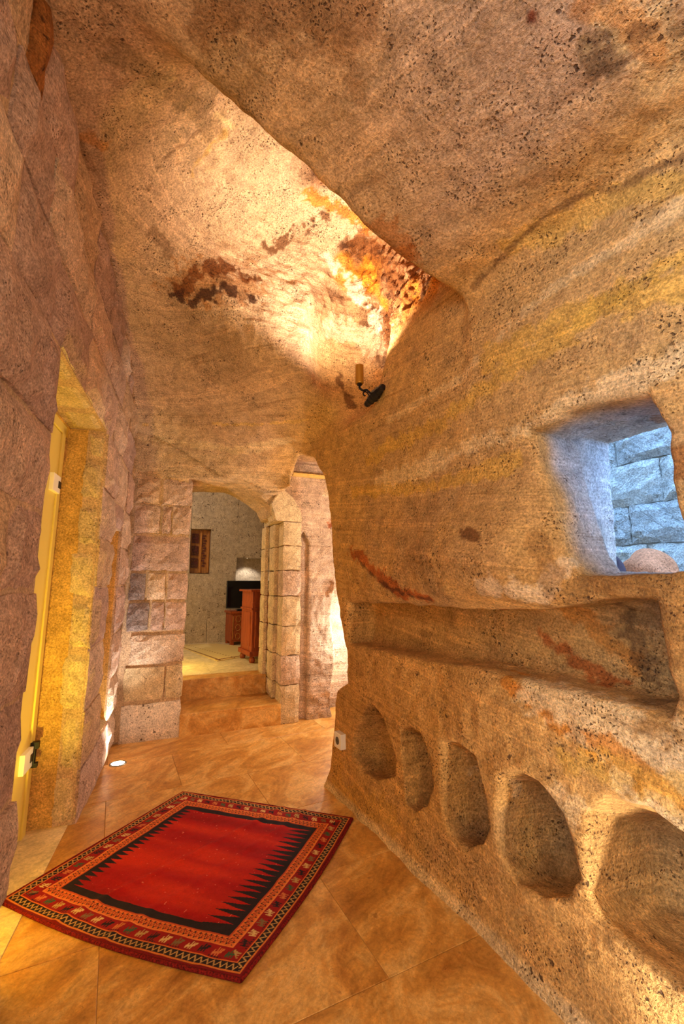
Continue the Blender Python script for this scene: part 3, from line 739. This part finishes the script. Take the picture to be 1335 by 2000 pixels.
# frill of the niche edge
# wooden lattice shutter in its recess
sh = tag(empty('lattice_shutter', F3(.74, BG+.12, 1.64)), 'old brown wooden shutter with dark carved lattice in a wall recess of the far room', 'shutter')
bpy.context.view_layer.update()
def rel(o, par):
    o.parent = par; o.matrix_parent_inverse = par.matrix_world.inverted(); return o
bm = bmesh.new(); frame_box(bm, F3, .60, .885, BG+.11, BG+.15, 1.32, 1.96); rel(bm_obj('back_board', bm, M['old_wood']), sh)
bm = bmesh.new(); frame_box(bm, F3, .735, .765, BG+.085, BG+.12, 1.33, 1.95, .003); frame_box(bm, F3, .845, .875, BG+.085, BG+.12, 1.33, 1.95, .003); rel(bm_obj('upright', bm, M['old_wood']), sh)
for r_ in range(3):
    bm = bmesh.new(); z0 = 1.40+r_*.18
    for k2 in range(4):
        zz = z0+k2*.04; frame_box(bm, F3, .625, .72, BG+.09, BG+.115, zz, zz+.018)
    for uu in (.625, .652, .68, .706): frame_box(bm, F3, uu, uu+.014, BG+.088, BG+.115, z0, z0+.138)
    frame_box(bm, F3, .64, .705, BG+.08, BG+.1, z0+.055, z0+.085)
    rel(bm_obj('lattice_panel', bm, M['dark_wood']), sh)
bm = bmesh.new()
for k2 in range(13):
    zz = 1.42+k2*.037; uu = .79+.012*math.sin(k2*2.1); frame_box(bm, F3, uu-.012, uu+.03, BG+.09, BG+.115, zz, zz+.020)
rel(bm_obj('carved_strip', bm, M['dark_wood']), sh)

# television console: carved chest
tvp = empty('television_console', F3(1.42, 2.62, RZ)); tvp.rotation_euler = (0, 0, math.atan2(.38, .925)+.10)
tag(tvp, 'low red-brown carved wooden chest under the television in the far room', 'console')
def lobj(name, build, mat, par):
    bm = bmesh.new(); build(bm); return bm_obj(name, bm, mat, par)
lobj('body', lambda b: (box(b, (0, 0, .235), (.56, .30, .38), bev=.006)), M['red_wood'], tvp)
lobj('top_board', lambda b: box(b, (0, -.005, .44), (.60, .34, .03), bev=.006), M['red_wood'], tvp)
for sx in (-.25, .25):
    for sy in (-.12, .12): lobj('leg', lambda b: box(b, (sx, sy, .025), (.05, .05, .05), bev=.004), M['red_wood'], tvp)
for sx in (-.137, .137):
    dd = lobj('door', lambda b: (box(b, (sx, -.155, .235), (.262, .02, .34), bev=.004)), M['carved_wood'], tvp)
    def carv(b):
        for t in range(3):
            zc_ = .12+t*.115
            for kx in (-1, 1):
                for n_ in range(10):
                    a0 = n_/10*math.pi*2; a1 = (n_+1)/10*math.pi*2
                    cyl(b, (sx+kx*.045+.032*math.cos(a0), -.168, zc_+.042*math.sin(a0)), (sx+kx*.045+.032*math.cos(a1), -.168, zc_+.042*math.sin(a1)), .005, n=5)
        for kx in (-.115, .115): cyl(b, (sx+kx, -.167, .08), (sx+kx, -.167, .39), .006, n=6)
    lobj('carving', carv, M['old_wood'], dd)
    lobj('knob', lambda b: bmesh.ops.create_uvsphere(b, u_segments=10, v_segments=6, radius=.012, matrix=Matrix.Translation((sx*.15, -.18, .235))), M['brass'], dd)
# television
tv = empty('television', F3(1.43, 2.60, RZ+.455)); tv.rotation_euler = (0, 0, math.atan2(.38, .925)+.06)
tag(tv, 'black flat screen television standing on the carved chest', 'television')
lobj('casing', lambda b: box(b, (0, 0, .225), (.66, .03, .385), bev=.005), M['tv_body'], tv)
lobj('screen', lambda b: box(b, (0, -.0155, .23), (.635, .004, .355)), M['screen'], tv)
lobj('stand', lambda b: (box(b, (0, .01, .02), (.05, .03, .07)), box(b, (0, -.01, .006), (.30, .16, .012), bev=.004)), M['tv_body'], tv)
rc = empty('set_top_box', F3(1.30, 2.48, RZ+.456)); tag(rc, 'small dark box lying before the television on the chest', 'box')
lobj('case', lambda b: box(b, (0, 0, .013), (.13, .06, .024), .39, bev=.003), M['tv_body'], rc)
lobj('front_panel', lambda b: box(b, (.012, -.030, .013), (.11, .004, .014), .39), M['screen'], rc)
# tall cabinet nearer the doorway
cb = empty('wooden_cabinet', F3(1.32, 1.22, RZ)); cb.rotation_euler = (0, 0, math.atan2(.38, .925)+.12)
tag(cb, 'tall glossy red-brown wooden cabinet with bun feet beyond the doorway jamb', 'cabinet')
lobj('body', lambda b: box(b, (0, 0, .36), (.36, .40, .56), bev=.006), M['red_wood'], cb)
lobj('plinth', lambda b: box(b, (0, -.005, .095), (.41, .44, .05), bev=.012, seg=3), M['red_wood'], cb)
lobj('waist_moulding', lambda b: box(b, (0, 0, .565), (.385, .42, .02), bev=.006), M['red_wood'], cb)
lobj('upper_case', lambda b: box(b, (0, 0, .665), (.355, .395, .18), bev=.004), M['red_wood'], cb)
lobj('cornice', lambda b: box(b, (0, 0, .762), (.42, .46, .022), bev=.008), M['red_wood'], cb)
lobj('side_panel', lambda b: box(b, (-.182, 0, .35), (.01, .30, .36), bev=.004), M['red_wood'], cb)
lobj('door', lambda b: (box(b, (.0, -.205, .35), (.30, .02, .38), bev=.005)), M['red_wood'], cb)
for sx in (-.16, .16):
    for sy in (-.17, .17): lobj('foot', lambda b: lathe(b, [(.0, 0), (.026, .004), (.034, .025), (.028, .05), (.018, .06), (.018, .075)], (sx, sy, 0), 12), M['red_wood'], cb)
# pale rug with dashed brown border
dz = RZ+.001
def rugline():
    pts = [(-2.6, 6.35), (-2.03, 5.88), (-1.34, 5.06), (-.2, 5.6), (-1.45, 6.9)]
    return pts
kr = empty('pale_rug', (-1.4, 5.9, RZ)); tag(kr, 'pale yellow flat rug with dark dashed border on the far room floor', 'rug')
A_, B_, C_, D_ = Vector((-2.27, 6.20, dz)), Vector((-1.36, 5.00, dz)), Vector((-.75, 5.75, dz)), Vector((-1.75, 6.35, dz))
def bil(u, v, z=0): return (A_*(1-u)+B_*u)*(1-v)+(D_*(1-u)+C_*u)*v+Vector((0, 0, z))
bpy.context.view_layer.update()
bm = bmesh.new(); prism(bm, [(0, 0), (1, 0), (1, 1), (0, 1)], lambda u, v, sd: bil(u, v, .006*sd)); rel(bm_obj('field', bm, flat('pale_wool', srgb(214, 186, 118), .95)), kr)
bm = bmesh.new()
for kd in range(40):
    u = kd/40
    prism(bm, [(u+.004, .03), (u+.021, .03), (u+.021, .055), (u+.004, .055)], lambda a, b, sd: bil(a, b, .006+.0012*sd))
    prism(bm, [(.945, u+.004), (.975, u+.004), (.975, u+.021), (.945, u+.021)], lambda a, b, sd: bil(a, b, .006+.0012*sd))
    if kd % 2: prism(bm, [(u+.004, .24), (u+.016, .24), (u+.016, .26), (u+.004, .26)], lambda a, b, sd: bil(a, b, .006+.0012*sd))
tag(rel(bm_obj('dashed_border', bm, flat('brown_wool', srgb(120, 66, 24), .95)), kr), kind='stuff')
# niche light and hanging dark shade
dl = empty('recessed_downlight', F3(1.47, BG+.10, NI[3])); tag(dl, 'small lit downlight in the top of the far room wall niche', 'light fitting')
lobj('trim_ring', lambda b: lathe(b, [(.035, -.002), (.05, -.006), (.05, 0)], (0, 0, 0), 16), M['chrome'], dl)
lobj('lens', lambda b: lathe(b, [(.0, -.004), (.036, -.004)], (0, 0, 0), 16), M['bulb_glow'], dl)
light('niche_spot', 'SPOT', F3(1.47, BG+.10, NI[3]-.03), 5, NEUT, .02, target=F3(1.47, BG+.14, 1.1), angle=2.0)
ws = empty('wall_ornament', F3(1.70, BG-.02, 1.42)); tag(ws, 'dark curved horn-shaped ornament hanging at the right edge of the lit niche', 'ornament')
def horn(b):
    pr = [((-.05+.10*t-.03*math.sin(t*3)), -.15+.30*t, .008+.045*t) for t in [i/10 for i in range(11)]]
    for (x0, z0, r0), (x1, z1, r1) in zip(pr, pr[1:]): cyl(b, (x0, 0, z0), (x1, 0, z1), r0, r1, 14)
lobj('horn', horn, M['dark_cloth'], ws)
lobj('hook', lambda b: cyl(b, (.03, 0, .12), (.03, .03, .14), .005), M['black_metal'], ws)
# far room lamps
light('room_lamp', 'POINT', F3(-.5, 1.6, 2.6), 34, (1, .86, .70), .15)
light('room_lamp', 'POINT', F3(.3, 1.0, .75), 9, (1, .70, .14), .08)

# ------------------------------------------------------------------ wall lamp in the vault
lp = R3(.637, -.13, 2.31)
wlp = empty('wall_lamp', lp); tag(wlp, 'brass cylinder wall lamp on a black scrolled iron bracket high on the right rock wall', 'lamp')
def up(b):
    lathe(b, [(.0, -.05), (.021, -.05), (.023, -.046), (.023, .055), (.020, .055), (.020, -.02), (.0, -.02)], (0, 0, 0), 24)
lobj('cylinder', up, M['brass'], wlp)
lobj('bulb', lambda b: lathe(b, [(.0, -.02), (.013, -.015), (.014, .01), (.0, .03)], (0, 0, 0), 12), M['bulb_glow'], wlp)
ex = Vector((RN[0], RN[1], 0)); eu = Vector((RU[0], RU[1], 0)); ez = Vector((0, 0, 1))
def arm(b):
    pts = [ez*-.05, ez*-.075, ez*-.085+ex*.02, ez*-.075+ex*.045, ez*-.09+ex*.07, ez*-.10+ex*.10]
    for a, c in zip(pts, pts[1:]): cyl(b, a, c, .006, n=8)
    for t in range(12):
        a0 = t/12*5.0; a1 = (t+1)/12*5.0; r0 = .022*(1-t/16); r1 = .022*(1-(t+1)/16); o = ez*-.105+ex*.035
        cyl(b, o+ex*r0*math.cos(a0)+ez*r0*math.sin(a0), o+ex*r1*math.cos(a1)+ez*r1*math.sin(a1), .004, n=6)
    cyl(b, ez*-.052, ez*-.058, .014, n=12)
lobj('bracket', arm, M['black_metal'], wlp)
def plate(b):
    n_ = 16
    for t in range(n_):
        u = t/n_*2-1; v = (t+1)/n_*2-1
        wv = lambda q: .012+.016*(1-abs(q))+.006*abs(math.sin(q*9))
        A1 = ex*.095+eu*(u*.09)+ez*(-.10+u*.02); B1 = ex*.095+eu*(v*.09)+ez*(-.10+v*.02)
        cyl(b, A1, B1, wv(u), wv(v), 8)
lobj('wall_plate', plate, M['black_metal'], wlp)
light('wall_lamp_light', 'SPOT', lp+Vector((0, 0, .06)), 60, (1.0, .88, .70), .02, target=lp+Vector((-.10, .12, 1.0)), angle=2.5, blend=1.0)

# ------------------------------------------------------------------ floor uplights
def uplight(x, y, power, label, tgt, col=NEUT, ang=1.7):
    u = empty('floor_uplight', (x, y, .0)); tag(u, label, 'floor light')
    lobj('steel_ring', lambda b: lathe(b, [(.040, .001), (.041, .005), (.052, .005), (.054, .001), (.054, -.01)], (0, 0, 0), 32), M['chrome'], u)
    lobj('glass', lambda b: lathe(b, [(.0, .0025), (.040, .0025), (.041, .002)], (0, 0, 0), 24), M['lamp_glow'], u)
    light('uplight_beam', 'SPOT', (x, y, .02), power, col, .03, target=tgt, angle=ang, blend=.8)
uplight(-1.493, 3.161, 26, 'round lit floor uplight in the corner by the stone pier', (-1.60, 3.22, 1.0), ang=1.5)
uplight(.845, .86, 26, 'floor uplight at the near foot of the right rock wall', (.87, 1.06, .16), ang=1.3)
# yellow floor light inside the door opening, hidden by the near jamb
uplight(L3(-.82, .10, 0).x, L3(-.82, .10, 0).y, 34, 'yellow floor uplight in the left door opening', L3(-.35, .14, 1.3), YEL, 2.0)
light('slot_glow', 'POINT', L3(.50, .12, .34), .3, YEL, .02)

# power socket on the right wall
sk = empty('power_socket', R3(.185, -.025, .30)); sk.rotation_euler = (0, 0, math.atan2(RN[1], RN[0])-math.pi/2+math.pi)
tag(sk, 'square pale wall power socket low on the rock by the corner', 'socket')
bpy.context.view_layer.update()
def skf(u, v, z): return R3(.185+u, -.025+v, .30+z)
bm = bmesh.new(); frame_box(bm, skf, -.041, .041, -.006, .03, -.041, .041, .004); rel(bm_obj('face_plate', bm, M['socket_white']), sk)
bm = bmesh.new(); cyl(bm, skf(0, -.0075, 0), skf(0, .002, 0), .021, n=24); rel(bm_obj('socket_well', bm, M['socket_dark']), sk)
bm = bmesh.new()
for dx in (-.0095, .0095): cyl(bm, skf(dx, -.009, 0), skf(dx, .0, 0), .003, n=8)
rel(bm_obj('pin_holes', bm, M['black_metal']), sk)

# ------------------------------------------------------------------ outdoors beyond the window
bm = bmesh.new(); frame_box(bm, R3, -.3, 2.35, 1.316, 1.6, -.5, 2.9)
ow = tag(bm_obj('wall_outside', bm, flat('outdoor_mortar', srgb(150, 150, 146), .95)), 'outdoor ashlar wall in blue daylight', kind='structure')
zr = [.3, .62, .93, 1.20, 1.40, 1.62, 1.86, 2.12, 2.40, 2.75]
for i, (z0, z1) in enumerate(zip(zr, zr[1:])):
    x = .1+random.uniform(0, .2)
    while x < 2.0:
        wdt = random.uniform(.18, .42)
        make_stone('stone', R3, x+.003, x+wdt-.003, z0+.003, z1-.003, 1.30, .05, M['out_stone'][i % 2], ow, rough=.009, bul=.014, seg=.05); x += wdt
bm = bmesh.new(); frame_box(bm, R3, -.5, 6.5, .5, 3.0, -.6, -.5); tag(bm_obj('ground', bm, M['mortar']), kind='structure')
# rounded boulder below the window view
bm = bmesh.new(); bmesh.ops.create_icosphere(bm, subdivisions=4, radius=1)
cb_ = R3(1.385, 1.02, 1.19)
for v in bm.verts:
    c = v.co.copy(); rr = 1+.05*math.sin(c.x*5+c.y*3)+.03*math.sin(c.z*9+c.x*4)
    v.co = cb_+Vector((c.x*.125, c.y*.12, c.z*.165 if c.z > 0 else c.z*1.7))*rr
tag(bm_obj('rounded_boulder', bm, tuff('boulder', srgb(176, 112, 78), tool=.3, pits=.3), smooth=True), 'rounded pinkish boulder seen at the bottom of the window', 'boulder')
bm = bmesh.new()
cc = R3(1.37, .80, 1.19)
bmesh.ops.create_icosphere(bm, subdivisions=3, radius=1)
for v in bm.verts: c = v.co.copy(); v.co = cc+Vector((c.x*.035, c.y*.035, c.z*.11 if c.z > 0 else c.z*1.7))*(1+.15*math.sin(c.z*8+c.x*5))
tag(bm_obj('fabric_bag', bm, M['mauve'], smooth=True), 'dark mauve fabric bag beside the boulder beyond the window', 'bag')

# ------------------------------------------------------------------ the kilim rug
RW = (Vector((-1.289, 1.871, 0)), Vector((-.306, 1.539, 0)), Vector((.053, 2.46, 0)), Vector((-.911, 2.745, 0)))   # near left, near right, far right, far left
NU, NV = 520, 500
u, v = np.meshgrid(np.linspace(0, 1, NU), np.linspace(0, 1, NV), indexing='ij')
uu = u.ravel(); vv = v.ravel()
c_ = [np.array(p) for p in RW]
bow = (.030*np.sin(uu*math.pi))[:, None]*np.array([-.2, -1, 0])*(1-vv[:, None])      # the near edge bows towards the viewer
PR = (c_[0]*(1-uu)[:, None]+c_[1]*uu[:, None])*(1-vv)[:, None]+(c_[3]*(1-uu)[:, None]+c_[2]*uu[:, None])*vv[:, None]+bow
PR = PR+(.022*np.sin(vv*math.pi))[:, None]*np.array([.93, -.36, 0])*uu[:, None]
WD, HT = 1.02, .97
U = uu*WD; V_ = vv*HT                         # metres
wav = .006*np.sin(6*vv*2+uu*4)*np.sin(uu*math.pi)
rz_ = .010+.007*np.exp(-((uu-.45-.35*(vv-.5))/.02)**2)+.005*np.exp(-((uu-.62-.25*(vv-.5))/.02)**2)+.002*fbm(np.stack([U, V_, U*0], 1), 5, 2, 3)+.002*fbm(np.stack([U, V_, U*0], 1), 18, 2, 6)
edge = np.minimum(np.minimum(U, WD-U), np.minimum(V_, HT-V_))
PR[:, 2] = np.maximum(rz_, .004)*np.clip(edge/.006, .5, 1)+.003
K = lambda *c: np.array(srgb(*c)[:3])
red, dred, ora, blk, cream, dor, grn = K(160, 16, 12), K(150, 22, 22), K(212, 110, 48), K(38, 28, 30), K(208, 172, 110), K(180, 70, 34), K(60, 86, 56)
col = np.tile(red, (len(U), 1))
d = edge; Wv = U+.0015*np.sin(V_*90); 
# running coordinate along the border
side = np.argmin(np.stack([U, WD-U, V_, HT-V_]), 0); run = np.where(side < 2, V_, U)
def setc(mask, c): col[mask] = c
setc(d < .150, blk)
# centre field with comb teeth on the two long sides
fx = np.minimum(U, WD-U)
tooth = .052
ph = (V_/tooth*1.0) % 1.0; tri = 1-np.abs(ph*2-1)
left = U < WD/2; tl = np.where(left, .055, .115)
pl = np.where(left, (V_/.030) % 1.0, (V_/.034) % 1.0); tri = 1-np.abs(pl*2-1)
lim = .155+tl*(1-tri)
infield = (np.minimum(V_, HT-V_) > .168)
field_red = infield & (fx > lim)
setc((fx < .32) & (d >= .150), blk); setc((d >= .150) & ~infield, blk)
ab = fbm(np.stack([U*.6, V_*4, U*0], 1), 3.0, 3, 8)
rc_ = red[None, :]*(1+.25*ab[:, None])+np.clip(ab, 0, 1)[:, None]*np.array([.07, .015, 0])
col[field_red] = rc_[field_red]; mid_ = (d >= .150) & (fx >= .32) & infield; col[mid_] = rc_[mid_]
rag = .004*fbm(np.stack([U, V_, U*0], 1), 40, 2, 4)
# inner guard: orange with dark scrolls
m = (d >= .098) & (d < .132); setc(m, ora)
sc_ = np.abs((d-.115)-.011*np.sin(run*2*math.pi/.020)) < .0036; setc(m & sc_, blk)
sc2 = np.abs((d-.115)+.008*np.sin(run*2*math.pi/.020+.9)) < .0022; setc(m & sc2, dred)
setc((d >= .132) & (d < .138), dor); setc((d >= .094) & (d < .099), K(222, 128, 60))
# main red border with small figures
m = (d >= .046) & (d < .094); setc(m, K(142, 22, 20))
cell = np.floor(run/.048).astype(int); lx = (run/.048) % 1.0-.5; ly = (d-.070)/.048
pal = [cream, blk, K(176, 140, 84), grn, K(196, 110, 60), blk, cream, K(120, 96, 60)]
hsh = (cell*7+side*3) % 8
body = ((np.abs(ly+.02-.35*lx) < .10) & (np.abs(lx) < .30)) | ((np.abs(lx-.16) < .045) & (np.abs(ly) < .32)) | ((np.abs(lx+.02) < .045) & (np.abs(ly-.05) < .34)) | ((np.abs(lx+.22) < .05) & (np.abs(ly+.06) < .26)) | ((lx > .22) & (lx < .38) & (np.abs(ly-.22) < .07))
for i, c in enumerate(pal): setc(m & body & (hsh == i), c)
dots = (np.abs(ly+.36) < .06) & ((run/.010) % 1 < .45); setc(m & dots & (hsh % 3 == 1), blk)
setc((d >= .043) & (d < .047), ora)
# outer guard: dark with cream zigzag
m = (d >= .016) & (d < .043); setc(m, blk)
zz_ = np.abs((d-.0295)-.009*(2*np.abs(((run/.022) % 1)*2-1)-1)) < .0036; setc(m & zz_, K(190, 146, 84))
setc((d >= .011) & (d < .016), K(206, 116, 50))
setc(d < .011, K(112, 18, 20))
wv_ = 1+.10*vnoise(np.stack([U, V_, U*0], 1), 260, 2)+.06*vnoise(np.stack([U, V_, U*0], 1), 90, 3)
col = col*wv_[:, None]
fl_ = vnoise(np.stack([U, V_, U*0], 1), 110, 77) > .93; col[fl_ & field_red] = K(220, 120, 90)
ii = np.arange(NU*NV).reshape(NU, NV); QR = np.stack([ii[:-1, :-1].ravel(), ii[1:, :-1].ravel(), ii[1:, 1:].ravel(), ii[:-1, 1:].ravel()], 1)
k = NT('kilim_wool'); vc = k.n('ShaderNodeVertexColor', layer_name='col').outputs[0]; Pk = k.coords()
wn = k.noise(Pk, 420, 3, .7); cc2 = k.mix(.5, vc, k.ramp(wn, [(.3, .6), (.6, 1.2)]), 'MULTIPLY')
k.out(cc2, k.bump(wn, .5, .002), .95)
rug = link('kilim_rug', mesh_from('kilim', PR, QR, np.clip(col, 0, 1)), k.m)
tag(rug, 'red and black handwoven kilim rug with toothed field and figured border on the floor', 'rug')
# bound edge of the rug
def edge_cord(bm, pts, r):
    for a, b in zip(pts, pts[1:]): cyl(bm, a, b, r, n=8, cap=False)
G2 = PR.reshape(NU, NV, 3)
bm = bmesh.new()
loop = [G2[i, 0] for i in range(0, NU, 20)]+[G2[NU-1, j] for j in range(0, NV, 20)]+[G2[i, NV-1] for i in range(NU-1, 0, -20)]+[G2[0, j] for j in range(NV-1, 0, -20)]
loop.append(loop[0]); edge_cord(bm, [Vector((p[0], p[1], .0065)) for p in loop], .0062)
kk_ = NT('cord_wool'); Pk = kk_.coords(); wn = kk_.noise(Pk, 160, 2, .6)
kk_.out(kk_.ramp(wn, [(.35, srgb(70, 10, 12)), (.65, srgb(140, 26, 22))]), kk_.bump(wn, .6, .004), .95)
bm_obj('edge_binding', bm, kk_.m, rug, smooth=True)
